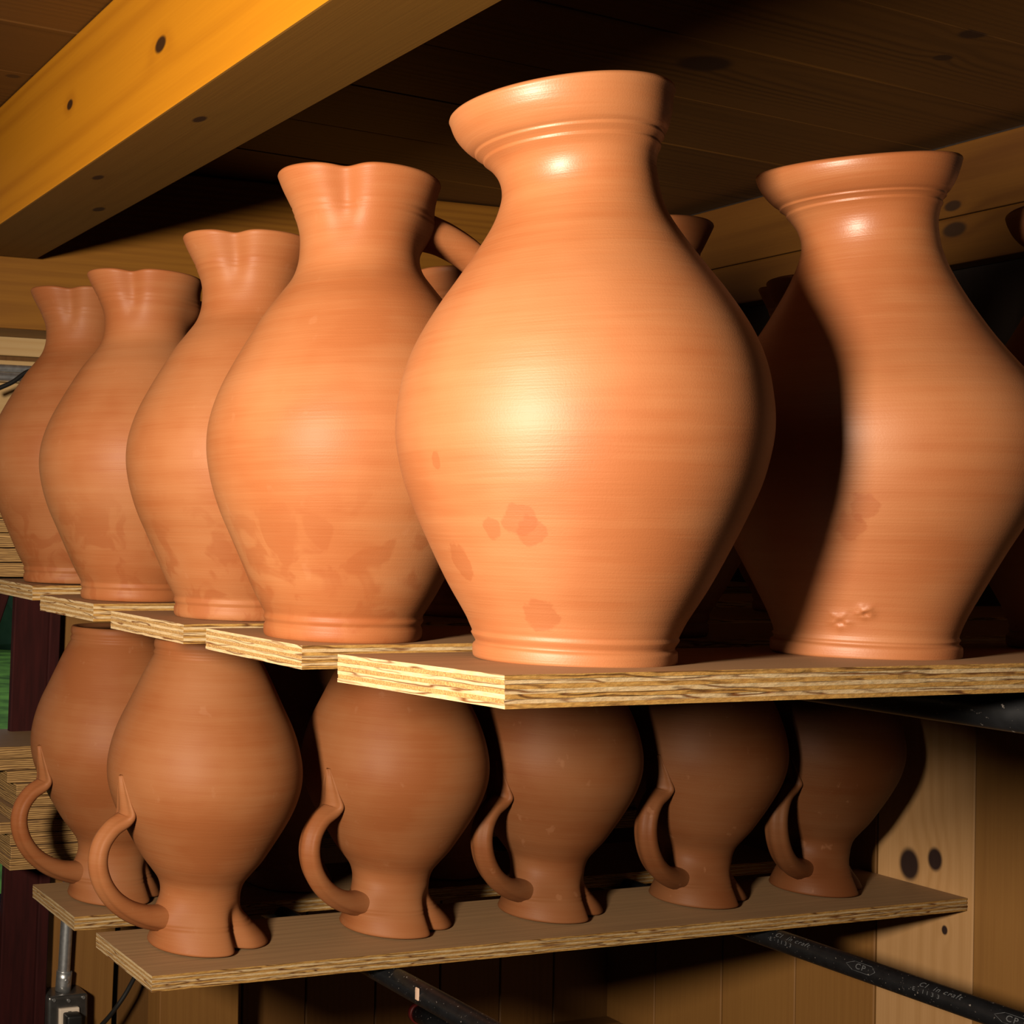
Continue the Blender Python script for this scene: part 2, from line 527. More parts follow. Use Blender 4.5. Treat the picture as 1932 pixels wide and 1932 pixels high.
def sweep(path, widths, thicks, nrow, side, nsec=18, ridge=0.0):
    """strap along a path; side = constant vector for the strap's width direction"""
    D = np.hstack([np.array(path, float), np.array(widths)[:, None], np.array(thicks)[:, None]])
    Q = catmull(D, nrow)
    P, W, T = Q[:, :3], Q[:, 3], Q[:, 4]
    side = np.array(side, float)
    tan = np.gradient(P, axis=0)
    tan /= np.linalg.norm(tan, axis=1)[:, None]
    nor = np.cross(tan, side)
    nor /= np.linalg.norm(nor, axis=1)[:, None]
    verts = []
    for k in range(len(P)):
        for a in np.linspace(0, 2 * PI, nsec, endpoint=False):
            c, s = math.cos(a), math.sin(a)
            cx = abs(c) ** 0.8 * (1 if c >= 0 else -1)
            sy = abs(s) ** 0.9 * (1 if s >= 0 else -1)
            hh = T[k] / 2 * sy
            hh += ridge * math.exp(-(c / 0.28) ** 2) * (1 if s > 0 else 0)
            hh -= 0.45 * ridge * math.exp(-((abs(c) - 0.5) / 0.2) ** 2) * (1 if s > 0 else 0)
            verts.append(tuple(P[k] + side * (W[k] / 2 * cx) + nor[k] * hh))
    n = len(P)
    faces = []
    for k in range(n - 1):
        for q in range(nsec):
            q2 = (q + 1) % nsec
            faces.append((k * nsec + q, k * nsec + q2, (k + 1) * nsec + q2, (k + 1) * nsec + q))
    faces.append(tuple(range(nsec)))
    faces.append(tuple((n - 1) * nsec + q for q in range(nsec - 1, -1, -1)))
    me = bpy.data.meshes.new('strap')
    me.from_pydata(verts, [], faces)
    me.update()
    for p in me.polygons:
        p.use_smooth = True
    return me


def tube_mesh(pts, rad, nrow=40, nsec=12):
    pts = np.array(pts, float)
    P = catmull(pts, nrow) if len(pts) > 2 else np.linspace(pts[0], pts[1], nrow)
    tan = np.gradient(P, axis=0)
    tan /= np.linalg.norm(tan, axis=1)[:, None]
    up = np.array([0.13, 0.21, 0.97])
    verts, faces = [], []
    for k in range(len(P)):
        s = np.cross(tan[k], up); s /= np.linalg.norm(s)
        n = np.cross(s, tan[k])
        for a in np.linspace(0, 2 * PI, nsec, endpoint=False):
            verts.append(tuple(P[k] + rad * (math.cos(a) * s + math.sin(a) * n)))
    for k in range(len(P) - 1):
        for q in range(nsec):
            q2 = (q + 1) % nsec
            faces.append((k * nsec + q, k * nsec + q2, (k + 1) * nsec + q2, (k + 1) * nsec + q))
    faces.append(tuple(range(nsec - 1, -1, -1)))
    faces.append(tuple((len(P) - 1) * nsec + q for q in range(nsec)))
    me = bpy.data.meshes.new('tube')
    me.from_pydata(verts, [], faces)
    me.update()
    for p in me.polygons:
        p.use_smooth = len(p.vertices) == 4
    return me


# ------------------------------------------------------------------ the setting (z relative to the eye, + ZC)
def zz(v):
    return v + ZC

ZCEIL = 0.55
XR, YB = 1.82, 1.97
XL, YF = -2.3, -1.9

obj('floor', box(XL - 0.1, XR + 0.12, YF - 0.1, YB + 0.1, -0.06, 0.0), M_floor, kind='structure')
# ceiling: pine boards that run a little off the shelf direction
cl = empty('ceiling', (0, 0, zz(ZCEIL)), kind='structure')
ca = math.radians(6.6)
nv = Vector((-math.sin(ca), math.cos(ca), 0))
tv = Vector((math.cos(ca), math.sin(ca), 0))
pk = 0.881 - 0.146 * 20
pw = 0.146
kn_c = [(1.254, 1.229, 0.022), (1.45, 1.061, 0.011), (1.49, 1.124, 0.008), (0.544, 1.538, 0.007), (0.513, 1.549, 0.006)]
for k in range(30):
    c0 = pk + k * pw
    if c0 > 2.15 or c0 < YF - 0.35:
        continue
    b = bmesh.new()
    box(-2.75, 2.3, 0.0012, pw - 0.0012, 0.0, 0.02, 0.0005, 1, bm=b)
    mat = M_ceiling
    local = []
    for (kx, ky, kr) in kn_c:
        p = Vector((kx, ky, 0))
        cc = p.dot(nv) - c0
        if 0 < cc < pw:
            local.append((p.dot(tv), cc, 0.0, kr))
    if local:
        mat = wood('ceiling_pine_knotty', (0.20, 0.078, 0.012), (0.09, 0.034, 0.005), 'X', 0.9, 5.0, rough=0.5, knots=local)
    o = obj('plank', b, mat, cl)
    o.rotation_euler = (0, 0, ca)
    o.location = (nv.x * c0, nv.y * c0, 0.0 if k % 2 else 0.0006)
obj('roof_deck', box(XL - 0.3, XR + 0.3, YF - 0.3, YB + 0.3, 0.024, 0.05), M_room, cl)

# right wall of upright boards
wr = empty('wall_right', (XR, 0, 0), kind='structure')
ys = [-1.9, -1.62, -1.33, -1.05, -0.77, -0.49, -0.2, 0.08, 0.36, 0.63, 0.90, 1.105, 1.313, 1.453, 1.584, 1.72, 1.86, 1.99]
for a_, b_ in zip(ys[:-1], ys[1:]):
    pale = abs(b_ - 1.453) < 1e-6
    o = obj('plank', box(0, 0.022, a_ + 0.0008, b_ - 0.0008, 0, zz(-0.15), 0.0015, 1), M_wall_pale if pale else M_wall, wr)
    if pale:
        # knots are given in eye coordinates: shift the mesh so its object coords match
        for v in o.data.vertices:
            v.co += Vector((XR, 0, -ZC))
        o.location = (-XR, 0, ZC)
    else:
        o.location = (random.uniform(-0.0015, 0.0) - (0.0015 if a_ > 1.2 and not pale else 0) * 0, 0, 0)

obj('upper_shade_panel', box(0.006, 0.024, -1.9, 1.99, zz(-0.148), zz(ZCEIL)), M_room, wr)  # added dark sheet: shadow on the upper wall put into its colour

# back wall: boards, with the opening for the window on the left
wb = empty('wall_back', (0, YB, 0), kind='structure')
xs = [0.850, 0.96, 1.075, 1.195, 1.33, 1.46, 1.585, 1.70, 1.83]
for a_, b_ in zip(xs[:-1], xs[1:]):
    obj('plank', box(a_ + 0.001, b_ - 0.001, 0, 0.022, 0, zz(0.30), 0.0015, 1), M_back, wb)
lean = empty('trim_1', (0, 0, 0), kind='structure')
b = bmesh.new()      # board beside the window post; leans a little like the post
box(0.0, 0.115, -0.022, 0.0, -1.2, 0.25, 0.0015, 1, bm=b)
o = obj('plank', b, M_wall, lean)
o.location = (0.7355, YB - 0.005, zz(-0.14))
o.rotation_euler = (0, math.radians(1.7), 0)
b = bmesh.new()
box(0.0, 0.010, -0.018, 0.0, -1.2, 0.25, 0.001, 1, bm=b)
o = obj('batten', b, M_wall, lean)
o.location = (0.7265, YB - 0.006, zz(-0.14))
o.rotation_euler = (0, math.radians(1.7), 0)
# pale panels above the window
obj('panel', box(XL, 0.849, 0, 0.018, zz(0.2655), zz(0.40), 0.001, 1), M_panel_tan, wb)
obj('panel', box(XL, 0.849, 0, 0.018, zz(-0.02), zz(0.258), 0.001, 1), M_panel_tan, wb)
obj('panel_gap_backing', box(XL, 0.849, 0.012, 0.022, zz(0.24), zz(0.28)), M_back, wb)
# wall below and left of the window
obj('lower_panel', box(XL, 0.70, 0, 0.02, 0, zz(-0.60)), M_room, wb)
obj('side_panel', box(XL, 0.10, 0, 0.02, zz(-0.60), zz(-0.02)), M_room, wb)
obj('outer_sheathing', box(0.735, XR + 0.1, 0.028, 0.06, 0, zz(0.6)), M_room, wb)
# back wall top above the panels
obj('top_panel', box(XL, XR + 0.02, 0.0, 0.02, zz(0.40), zz(ZCEIL)), M_room, wb)

win = empty('window_1', (0, YB, 0), kind='structure')
b = bmesh.new()
box(0.0, 0.066, -0.045, -0.030, -1.25, 0.16, 0.002, 1, bm=b)
o = obj('window_post', b, M_redpost, win)
o.location = (0.6535, 0, zz(-0.14))
o.rotation_euler = (0, math.radians(1.5), 0)
b = bmesh.new()
box(0.0, 0.018, -0.055, -0.03, -1.25, 0.16, 0.002, 1, bm=b)
o = obj('window_stop', b, M_redpost, win)
o.location = (0.7075, 0, zz(-0.14))
o.rotation_euler = (0, math.radians(1.5), 0)
obj('window_sill', box(0.08, 0.70, -0.02, 0.08, zz(-0.63), zz(-0.595), 0.002, 1), M_redpost, win)
obj('window_head', box(0.08, 0.70, -0.02, 0.05, zz(-0.03), zz(0.0), 0.002, 1), M_redpost, win)
obj('window_jamb', box(0.08, 0.13, -0.02, 0.05, zz(-0.60), zz(-0.03), 0.002, 1), M_redpost, win)
b = bmesh.new()
box(-0.10, 0.0, -0.012, 0.012, -0.52, 0.06, 0.002, 1, bm=b)
o = obj('brace', b, M_redpost, win)
o.location = (0.657, -0.02, zz(-0.085))
o.rotation_euler = (0, math.radians(19), 0)
gl = NT('window_glass')
gl.out((0.9, 0.95, 0.95), 0.02, Transmission_Weight=1.0, IOR=1.01)
obj('pane', box(0.13, 0.69, 0.032, 0.035, zz(-0.595), zz(-0.03)), MATS['window_glass'], win)

# rest of the workshop, behind and beside the photographer
obj('wall_left', box(XL - 0.06, XL, YF - 0.05, YB + 0.05, 0, zz(ZCEIL) + 0.02), M_room, kind='structure')
obj('wall_front', box(XL - 0.05, XR + 0.1, YF - 0.06, YF, 0, zz(ZCEIL) + 0.02), M_room, kind='structure')

# header across the back, under the ceiling
o = obj('trim_2', box(XL, XR, 0, 0.085, 0, 0.255, 0.003, 2), M_header, loc=(0, 1.875, zz(0.293)), kind='structure')
# side beam on the right wall: a thick board over a thinner one
sb = empty('trim_3', (0, 0, ZC), kind='structure')
obj('board', box(1.78, 1.819, -1.85, 1.874, 0.4375, 0.5345, 0.002, 2), M_side_beam, sb)
obj('board', box(1.7785, 1.819, -1.85, 1.874, 0.372, 0.4362, 0.003, 2), M_side_beam, sb)
# ledger strips low on the back and right walls
lg = empty('trim_4', (0, 0, ZC), kind='structure')
obj('strip', box(1.05, XR - 0.001, YB - 0.035, YB - 0.001, -0.915, -0.875, 0.002, 1), M_back, lg)
obj('strip', box(XR - 0.05, XR - 0.001, 0.2, YB - 0.037, -0.915, -0.875, 0.002, 1), M_back, lg)

# ceiling beam
bmx = bmesh.new()
box(0.0, 0.121, 0.0, 1.50, 0.0, 0.1555, 0.0022, 2, bm=bmx)
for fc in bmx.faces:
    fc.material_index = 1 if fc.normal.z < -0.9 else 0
beam = obj('ceiling_beam', bmx, [M_beam, M_beam_under], loc=(0.534, 0.35, zz(0.394)))
beam['label'] = 'heavy orange varnished beam under the ceiling, running towards the back wall'
beam['category'] = 'beam'
# outdoors
obj('ground', box(-12, 12, YB + 0.3, 30, -0.25, -0.2), M_grass, kind='structure')
hb = bmesh.new()
for k in range(70):
    bmesh.ops.create_icosphere(hb, subdivisions=2, radius=random.uniform(0.9, 1.9),
                               matrix=Matrix.Translation((random.uniform(-1, 14), random.uniform(17.5, 20.0), random.uniform(0.2, 3.6))))
obj('hedge', hb, M_hedge, kind='stuff', label='dark green hedge beyond the lawn outside the window', category='hedge')

# ------------------------------------------------------------------ ware boards


def ware_board(x0, y0, length, width, ztop_f, ztop_b, t, label, group, nply=7, worn=False, bev=0.0012, yaw=0.0):
    root = empty('ware_board', (x0, y0, zz(ztop_f)), label=label, category='board', group=group)
    tilt = math.atan2(ztop_b - ztop_f, width)
    root.rotation_euler = (tilt, 0, yaw)
    th_ = t / nply
    for k in range(nply):
        z1 = -k * th_
        z0 = z1 - th_ * 0.985
        cross = (k % 2 == 1)
        ix = random.uniform(0, 0.0006) + (0.0004 if cross else 0)
        iy = random.uniform(0, 0.0006) + (0.0004 if cross else 0)
        b = bmesh.new()
        nx, ny = 90, 14
        # outline with slightly ragged edges
        top, bot = [], []
        pts = []
        for i in range(nx + 1):
            pts.append((length * i / nx, iy))
        for j in range(1, ny + 1):
            pts.append((length - ix, width * j / ny))
        for i in range(nx - 1, -1, -1):
            pts.append((length * i / nx, width - iy))
        for j in range(ny - 1, 0, -1):
            pts.append((ix, width * j / ny))
        rnd = random.Random(int(x0 * 1000) + k * 17 + int(y0 * 777))
        pts = [(px + rnd.uniform(-1, 1) * 0.00022, py + rnd.uniform(-1, 1) * 0.00022) for px, py in pts]
        n = len(pts)
        chamf = 0.0007 if k in (0, nply - 1) else 0.0
        vt = [b.verts.new((px, py, z1)) for px, py in pts]
        vb = [b.verts.new((px, py, z0)) for px, py in pts]
        b.faces.new(vt)
        b.faces.new(vb[::-1])
        for i in range(n):
            j = (i + 1) % n
            fc = b.faces.new((vt[i], vb[i], vb[j], vt[j]))
            dx = abs(pts[j][0] - pts[i][0])
            endface = dx < 0.004
            fc.material_index = 2 if (endface != cross) else 1
            if endface and not cross:
                fc.material_index = 2
        for fc in b.faces:
            pass
        if cross:
            mats = [M_ply_face, M_ply_end, M_ply_pale]
        else:
            mats = [M_ply_face_grey if worn else M_ply_face, M_ply_long, M_ply_pale]
        obj('ply', b, mats, root)
    return root


G1 = 'ware boards carrying the upright pots'
K1, K2, K3, K4, K5, KJ = 0.97, 1.01, 1.035, 1.05, 1.085, 1.02


def wb_(k, x, y, wdt, zf, zb, t, lab, grp=G1, L=1.22, worn=False):
    ware_board(x * k, y * k, L, wdt * k, zf * k, zb * k, t * k, lab, grp, worn=worn)


wb_(K1, 0.500, 0.621, 0.170, -0.0790, -0.0835, 0.019, 'front plywood board with bright sawn edge, under the two tall vases')
wb_(K2, 0.500, 0.836, 0.150, -0.0820, -0.0812, 0.0170, 'plywood board next behind the front one, under the largest spouted pitcher')
wb_(K3, 0.500, 1.027, 0.159, -0.0810, -0.0800, 0.0168, 'middle of the five staggered upper plywood boards')
wb_(K4, 0.500, 1.230, 0.157, -0.0760, -0.0752, 0.0175, 'upper plywood board with a split bottom veneer, second from the left')
wb_(K5, 0.500, 1.412, 0.145, -0.0665, -0.0645, 0.0165, 'leftmost upper plywood board, cut by the edge of the photo')
G2 = 'ware boards carrying the upturned pitchers'
wb_(1.0, 0.611, 1.320, 0.160, -0.4850, -0.4850, 0.0175, 'lower front plywood board with a worn brown top, reaching the right wall', G2, 1.207, True)
wb_(KJ, 0.609, 1.546, 0.156, -0.4850, -0.4850, 0.0175, 'lower plywood board behind, next to the metal conduit', G2, 1.19, True)

# stack of spare boards on the left at lower shelf level
rs = random.Random(5)
corner_x = [0.52, 0.54, 0.601, 0.613, 0.616, 0.608, 0.590, 0.606, 0.606, 0.605]
ths = [0.0185, 0.0165, 0.018, 0.018, 0.0175, 0.018, 0.0175, 0.0175, 0.0175, 0.0175]
zt = -0.313
ordinal = ['topmost spare board of the left stack, with a brown upper face', 'spare board second from the top of the left stack',
           'spare board third from the top, its left end stepped back', 'spare board fourth from the top of the left stack',
           'spare board fifth from the top, its end set furthest right', 'spare board sixth from the top, with a paler corner',
           'spare board seventh from the top, sticking out to the left', 'spare board third from the bottom of the left stack',
           'spare board second from the bottom of the left stack', 'lowest spare board of the left stack beside the upturned pitcher']


def simple_board(loc, rot, length, width, t, label, group, along='X'):
    b = bmesh.new()
    if along == 'X':
        box(0, length, 0, width, -t, 0, 0.0008, 1, bm=b)
    else:
        box(0, width, 0, length, -t, 0, 0.0008, 1, bm=b)
    for fc in b.faces:
        fc.material_index = 0 if abs(fc.normal.z) > 0.8 else 1
    # veneer grooves cut round the edge
    o = obj('ware_board', b, [M_ply_face_grey, M_ply_stack], label=label, category='board', group=group)
    o.location = loc
    o.rotation_euler = rot
    return o


def ply_stack_mat():
    a = NT('ply_stack_edge')
    tc = a.n('ShaderNodeTexCoord')
    oi = a.n('ShaderNodeObjectInfo')
    sx = a.n('ShaderNodeSeparateXYZ')
    a.t.links.new(tc.outputs['Object'], sx.inputs[0])
    mp = a.n('ShaderNodeMapping')
    a.t.links.new(tc.outputs['Object'], mp.inputs[0])
    mp.inputs['Scale'].default_value = (14, 14, 160)
    cmb = a.n('ShaderNodeCombineXYZ', i_X=(oi, 'Random'), i_Y=(oi, 'Random'), i_Z=(oi, 'Random'))
    sc_ = a.n('ShaderNodeVectorMath', operation='SCALE', i_Scale=9.0)
    a.t.links.new(cmb.outputs[0], sc_.inputs[0])
    a.t.links.new(sc_.outputs[0], mp.inputs['Location'])
    nz = a.n('ShaderNodeTexNoise', i_Vector=mp, i_Scale=1.0, i_Detail=3.0)
    tot = a.math('ADD', a.math('MULTIPLY', (sx, 2), 2200.0), a.math('MULTIPLY', nz, 14.0))
    band = a.math('MULTIPLY_ADD', a.math('SINE', tot), 0.5, 0.5)
    col = a.ramp(band, [(0.0, (0.34, 0.195, 0.065)), (0.6, (0.26, 0.135, 0.038)), (0.9, (0.15, 0.07, 0.016)), (1.0, (0.05, 0.02, 0.005))])
    bp = a.n('ShaderNodeBump', i_Strength=0.6, i_Distance=0.001, i_Height=band)
    bp.invert = True
    return a.out(col, 0.7, bp)


M_ply_stack = ply_stack_mat()
for k in range(10):
    simple_board((corner_x[k] - 0.0, 1.79 + rs.uniform(-0.004, 0.004), zz(zt)), (0, 0, rs.uniform(-0.012, 0.012)),
                 1.18, 0.16, ths[k] - 0.0012, ordinal[k], 'spare boards stacked on the lower shelf')
    zt -= ths[k]
zt = 0.031
for k in range(5):
    simple_board((0.05 - 0.02 * rs.random(), 1.775 + rs.uniform(-0.004, 0.004), zz(zt)), (0, 0.0, -0.02 + rs.uniform(-0.004, 0.004)),
                 1.0, 0.165, 0.0195,
                 ['topmost board of the small stack behind the leftmost pitcher', 'board second from the top behind the leftmost pitcher',
                  'middle board of the small stack behind the leftmost pitcher', 'board second from the bottom behind the leftmost pitcher',
                  'lowest board of the small stack behind the leftmost pitcher'][k], 'spare boards behind the upper row')
    zt -= 0.0206

# ------------------------------------------------------------------ pipes that carry the boards


def pipe(p0, p1, label, name='support_pipe', cap=False, rad=0.0134):
    p0, p1 = Vector(p0), Vector(p1)
    root = empty(name, (p0.x, p0.y, zz(p0.z)), label=label, category='pipe', group='black pipes carrying the boards')
    d = p1 - p0
    obj('tube', tube_mesh([(0, 0, 0), tuple(d)], rad, 30, 28), M_pipe, root)
    if cap:
        dn = d.normalized()
        obj('end_band', tube_mesh([tuple(d - dn * 0.004), tuple(d + dn * 0.004)], rad + 0.0018, 3, 28), M_red, root)
    return root


pu = pipe((0.91, 0.40, -0.1135), (0.91, 1.965, -0.106), 'black pipe under the front board, carrying the upper boards')
pu2 = pipe((1.50, 0.40, -0.1135), (1.50, 1.965, -0.106), 'black pipe under the right end of the upper boards')
pl1 = pipe((0.92, 0.40, -0.5165), (0.92, 1.965, -0.5165), 'black pipe with pale chips under the middle of the lower front board')
pl2 = pipe((1.49, 0.40, -0.5165), (1.49, 1.965, -0.5165), 'black pipe with grey printed writing, under the lower right board end')
pl3 = pipe((1.216, 0.60, -0.722), (1.222, 1.70, -0.718), 'black pipe stub with a red ring at its end, low at the bottom edge', cap=True)
obj('paint_chip', box(-0.0015, 0.001, -0.003, 0.003, -0.006, 0.008, 0.0008, 1), plain('chip_cream', (0.75, 0.5, 0.36), 0.6), pl1,
    loc=(-0.0132, 1.263 - 0.40, 0.0035), label='cream paint chip on the pipe')


def printed(parent, y, txt, size, a_deg, shear=0.0, ext=0.00006):
    cu = bpy.data.curves.new('print', 'FONT')
    cu.body = txt
    cu.size = size
    cu.extrude = ext
    cu.shear = shear
    cu.space_character = 1.25
    cu.align_y = 'CENTER'
    o = bpy.data.objects.new('printed_text', cu)
    C.objects.link(o)
    cu.materials.append(M_print)
    a = math.radians(a_deg)
    rr = 0.01355
    n = Vector((-math.cos(a), 0, math.sin(a)))
    up = Vector((math.sin(a), 0, math.cos(a)))
    x = Vector((0, -1, 0))
    mm = Matrix((x, up, n)).transposed().to_4x4()
    mm.translation = n * rr + Vector((0, y, 0))
    bpy.context.view_layer.update()
    me = bpy.data.meshes.new_from_object(o.evaluated_get(bpy.context.evaluated_depsgraph_get()))
    bpy.data.objects.remove(o)
    o = obj('printed_text', me, M_print, parent)
    o.matrix_local = mm
    return o


yo = -0.40
for (ystart) in (1.318, 1.128, 0.985):
    printed(pl2, ystart + yo, 'Cl  in craft', 0.0085, 44, shear=0.3)
    printed(pl2, ystart + 0.008 + yo, '\u00b7E \u00b7 I I 3 3', 0.0065, 12)
for yb in (1.205, 1.03):
    printed(pl2, yb + yo, 'CP', 0.0095, 24)
    # six sided frame round the monogram
    a = math.radians(24)
    n = Vector((-math.cos(a), 0, math.sin(a))); up = Vector((math.sin(a), 0, math.cos(a)))
    base = n * 0.01375 + Vector((0, yb + yo - 0.007, 0))
    hexp = []
    for (ax, ay) in ((-0.019, 0), (-0.010, 0.0055), (0.012, 0.0055), (0.018, 0), (0.012, -0.0055), (-0.010, -0.0055), (-0.019, 0)):
        an = a + ay / 0.0135
        hexp.append(tuple(Vector((-math.cos(an), 0, math.sin(an))) * 0.0135 + Vector((0, yb + yo - 0.007 - ax, 0))))
    hb = bmesh.new()
    for p, q in zip(hexp[:-1], hexp[1:]):
        me = tube_mesh([p, q], 0.00028, 4, 5)
        hb.from_mesh(me)
    obj('printed_frame', hb, M_print, pl2)

# post under the rack
pst = empty('support_post', (0.870, 1.85, 0), label='rough wooden post below the lower front board, at the bottom edge', category='post')
obj('board', box(0, 0.134, 0, 0.044, 0.0, zz(-0.531), 0.002, 2), M_wall, pst)

# conduit, outlet box, plug and cables
cr = math.radians(2.6)
cnd = empty('conduit', (0.742, 1.925, zz(-0.69)), label='grey metal conduit running down into the outlet box', category='conduit')
obj('tube', tube_mesh([(0, 0, 0), (0.006, 0, 0.13), (0.010, 0, 0.26)], 0.0096, 40, 20), M_steel, cnd)
obj('connector', tube_mesh([(-0.001, 0, -0.026), (0.001, 0, 0.004)], 0.0122, 4, 20), M_steel, cnd)
obj('screw', tube_mesh([(-0.0, -0.015, -0.008), (0.0, -0.010, -0.008)], 0.0028, 3, 10), M_steel, cnd)
ob = empty('outlet_box', (0.742, 1.925, zz(-0.77)), label='metal outlet box with a cream double socket, at the bottom left', category='outlet')
obj('box', box(-0.033, 0.033, -0.022, 0.028, -0.054, 0.054, 0.006, 4), M_box, ob, smooth=True)
bmo = bmesh.new()
box(-0.0165, 0.0165, -0.0275, -0.021, -0.047, 0.036, 0.002, 2, bm=bmo)
so = obj('socket', bmo, M_outlet, ob)
for (px, pz) in ((0.0, 0.030),):
    obj('slot', box(px - 0.0025, px + 0.0025, -0.0282, -0.0272, pz - 0.0015, pz + 0.0015), M_black, so)
for (px, pz) in ((0.0, 0.046), (-0.024, 0.049), (0.024, 0.049)):
    obj('screw', tube_mesh([(px, -0.0215, pz), (px, -0.0245, pz)], 0.0026, 3, 10), M_steel, ob)
cab = empty('power_cord', (0.742, 1.895, zz(-0.752)), label='black plug and cord leading from the outlet box towards the shelf', category='cord')
obj('plug', box(-0.012, 0.013, -0.020, 0.0015, -0.012, 0.014, 0.004, 3), M_black, cab, smooth=True)
obj('cord', tube_mesh([(0.004, -0.018, -0.009), (0.028, -0.022, -0.013), (0.05, -0.012, -0.004), (0.075, 0.0, 0.012), (0.10, 0.01, 0.036),
                       (0.13, 0.03, 0.07), (0.15, 0.05, 0.12)], 0.0034, 60, 12), M_black, cab)
# conduits across the pale panel and the loose black cable
cn2 = empty('conduit', (-0.5, 1.945, zz(0.29)), label='pair of grey conduits across the pale panel on the left', category='conduit')
obj('tube', tube_mesh([(0, 0, -0.048), (1.36, 0, -0.048)], 0.0062, 20, 16), M_steel, cn2)
obj('tube', tube_mesh([(0, -0.004, -0.062), (1.36, -0.004, -0.062)], 0.0072, 20, 16), M_steel, cn2)
cb2 = obj('cable', tube_mesh([(0, 0, 0), (0.035, 0, 0.016), (0.062, 0.002, 0.034), (0.10, 0.004, 0.040), (0.16, 0.006, 0.036)], 0.0036, 60, 12), M_black)
cb2.location = (0.60, 1.90, zz(0.200))
cb2['label'] = 'loose black cable crossing the grey conduits at the left edge'
cb2['category'] = 'cable'

# ------------------------------------------------------------------ pottery
PITCHER = [(.0575, 0), (.0592, .003), (.0594, .009), (.0582, .0115), (.0584, .0125), (.0600, .0155), (.0592, .0185), (.0610, .022), (.0685, .036), (.0782, .057), (.0878, .078),
           (.0970, .098), (.1040, .118), (.1085, .138), (.1098, .153), (.1088, .168), (.1050, .184), (.0990, .200), (.0895, .219),
           (.0800, .236), (.0680, .256), (.0575, .270), (.0490, .282), (.0452, .293), (.0442, .303), (.0447, .314), (.0466, .3225),
           (.0481, .3266), (.0479, .3275), (.0486, .3290), (.0493, .3308), (.0491, .3318), (.0503, .3340), (.0522, .3385), (.0550, .3450), (.0588, .3545)]
H_P = 0.3575


def smooth01(t):
    t = np.clip(t, 0, 1)
    return t * t * (3 - 2 * t)


def pitcher(loc, label, group, spout_az, flip=False, sr=1.0, sz=1.0, skew=(0, 0), mat=None, handle_off=PI, seed=1, low=False, pinch=0.0085, spout=0.0080, tail_spread=1.0, tilt=0.0):
    """loc: base point on the board (x, y, z in eye coords)."""
    root = empty('inverted_pitcher' if flip else 'pitcher', (loc[0], loc[1], zz(loc[2])), label=label, category='pitcher', group=group)
    rs_ = random.Random(seed)
    php = math.radians(48 + rs_.uniform(-3, 3))
    wob = [rs_.uniform(-0.0006, 0.0006) for _ in range(4)]

    def deform(X, Y, Z, PH, RR):
        d = (PH - spout_az + PI) % (2 * PI) - PI
        wz = smooth01((Z - 0.308) / 0.046)
        wz2 = smooth01((Z - 0.298) / 0.046)
        pin = np.exp(-((np.abs(d) - php) / 0.23) ** 2)
        spt = np.exp(-(d / 0.50) ** 2)
        back = 0.0
        dr = -pinch * pin * wz2 + spout * spt * wz
        dh = (PH - (spout_az + handle_off) + PI) % (2 * PI) - PI
        outer = (RR > 0.036)
        dr = dr + outer * 0.0150 * np.exp(-(dh * 0.047 / 0.0245) ** 2 - ((Z - 0.321) / 0.0210) ** 2)
        dr = dr + outer * 0.0022 * np.exp(-(dh * 0.10 / 0.014) ** 2 - ((Z - 0.190) / 0.018) ** 2)
        R2 = np.hypot(X, Y)
        k = (R2 + dr + wob[0] * np.cos(2 * PH + wob[1] * 900) * (Z / 0.35)) / np.maximum(R2, 1e-6)
        Z2 = Z + (0.0012 * spt - 0.0020 * pin) * wz
        X2, Y2 = X * k * sr, Y * k * sr
        Z2 = Z2 - tilt * (X * R.x + Y * R.y) * smooth01((Z - 0.29) / 0.05)
        Z2 = Z2 * sz
        X2 = X2 + skew[0] * Z2 / 0.3
        Y2 = Y2 + skew[1] * Z2 / 0.3
        if flip:
            Z2 = H_P * sz + 0.0012 - Z2
            Z2 = np.where(Z2 < 0.0, 0.0, Z2)
        return X2, Y2, Z2

    body = obj('body', lathe(PITCHER, 190 if not low else 120, 168 if not low else 96, 0.0055, deform), mat, root)
    # handle in the (radial, z) plane
    ha = spout_az + handle_off
    hx, hy = math.cos(ha), math.sin(ha)
    rz = [(.034, .323), (.045, .3225), (.051, .322), (.061, .3205), (.078, .3160), (.099, .306), (.1180, .291), (.1320, .271), (.1378, .249), (.1340, .229), (.1215, .2130),
          (.1065, .2035), (.1030, .1965), (.1055, .184), (.1082, .170), (.1102, .152)]
    wd = [.038, .037, .035, .0325, .0305, .0290, .0285, .0280, .0275, .0270, .0270, .0320, .0370, .0300, .0210, .005]
    tk = [.032, .031, .029, .0265, .0240, .0220, .0205, .0198, .0190, .0182, .0175, .0155, .0110, .0065, .0045, .0028]
    path = []
    for (rr, z) in rz:
        X, Y, Z = rr * hx * sr, rr * hy * sr, z * sz
        X += skew[0] * Z / 0.3
        Y += skew[1] * Z / 0.3
        if flip:
            Z = H_P * sz + 0.0012 - Z
        path.append((X, Y, Z))
    side = (-hy, hx, 0) if not flip else (hy, -hx, 0)
    obj('handle', sweep(path, wd, tk, 110, side, 32, 0.0024), mat, root)
    return root


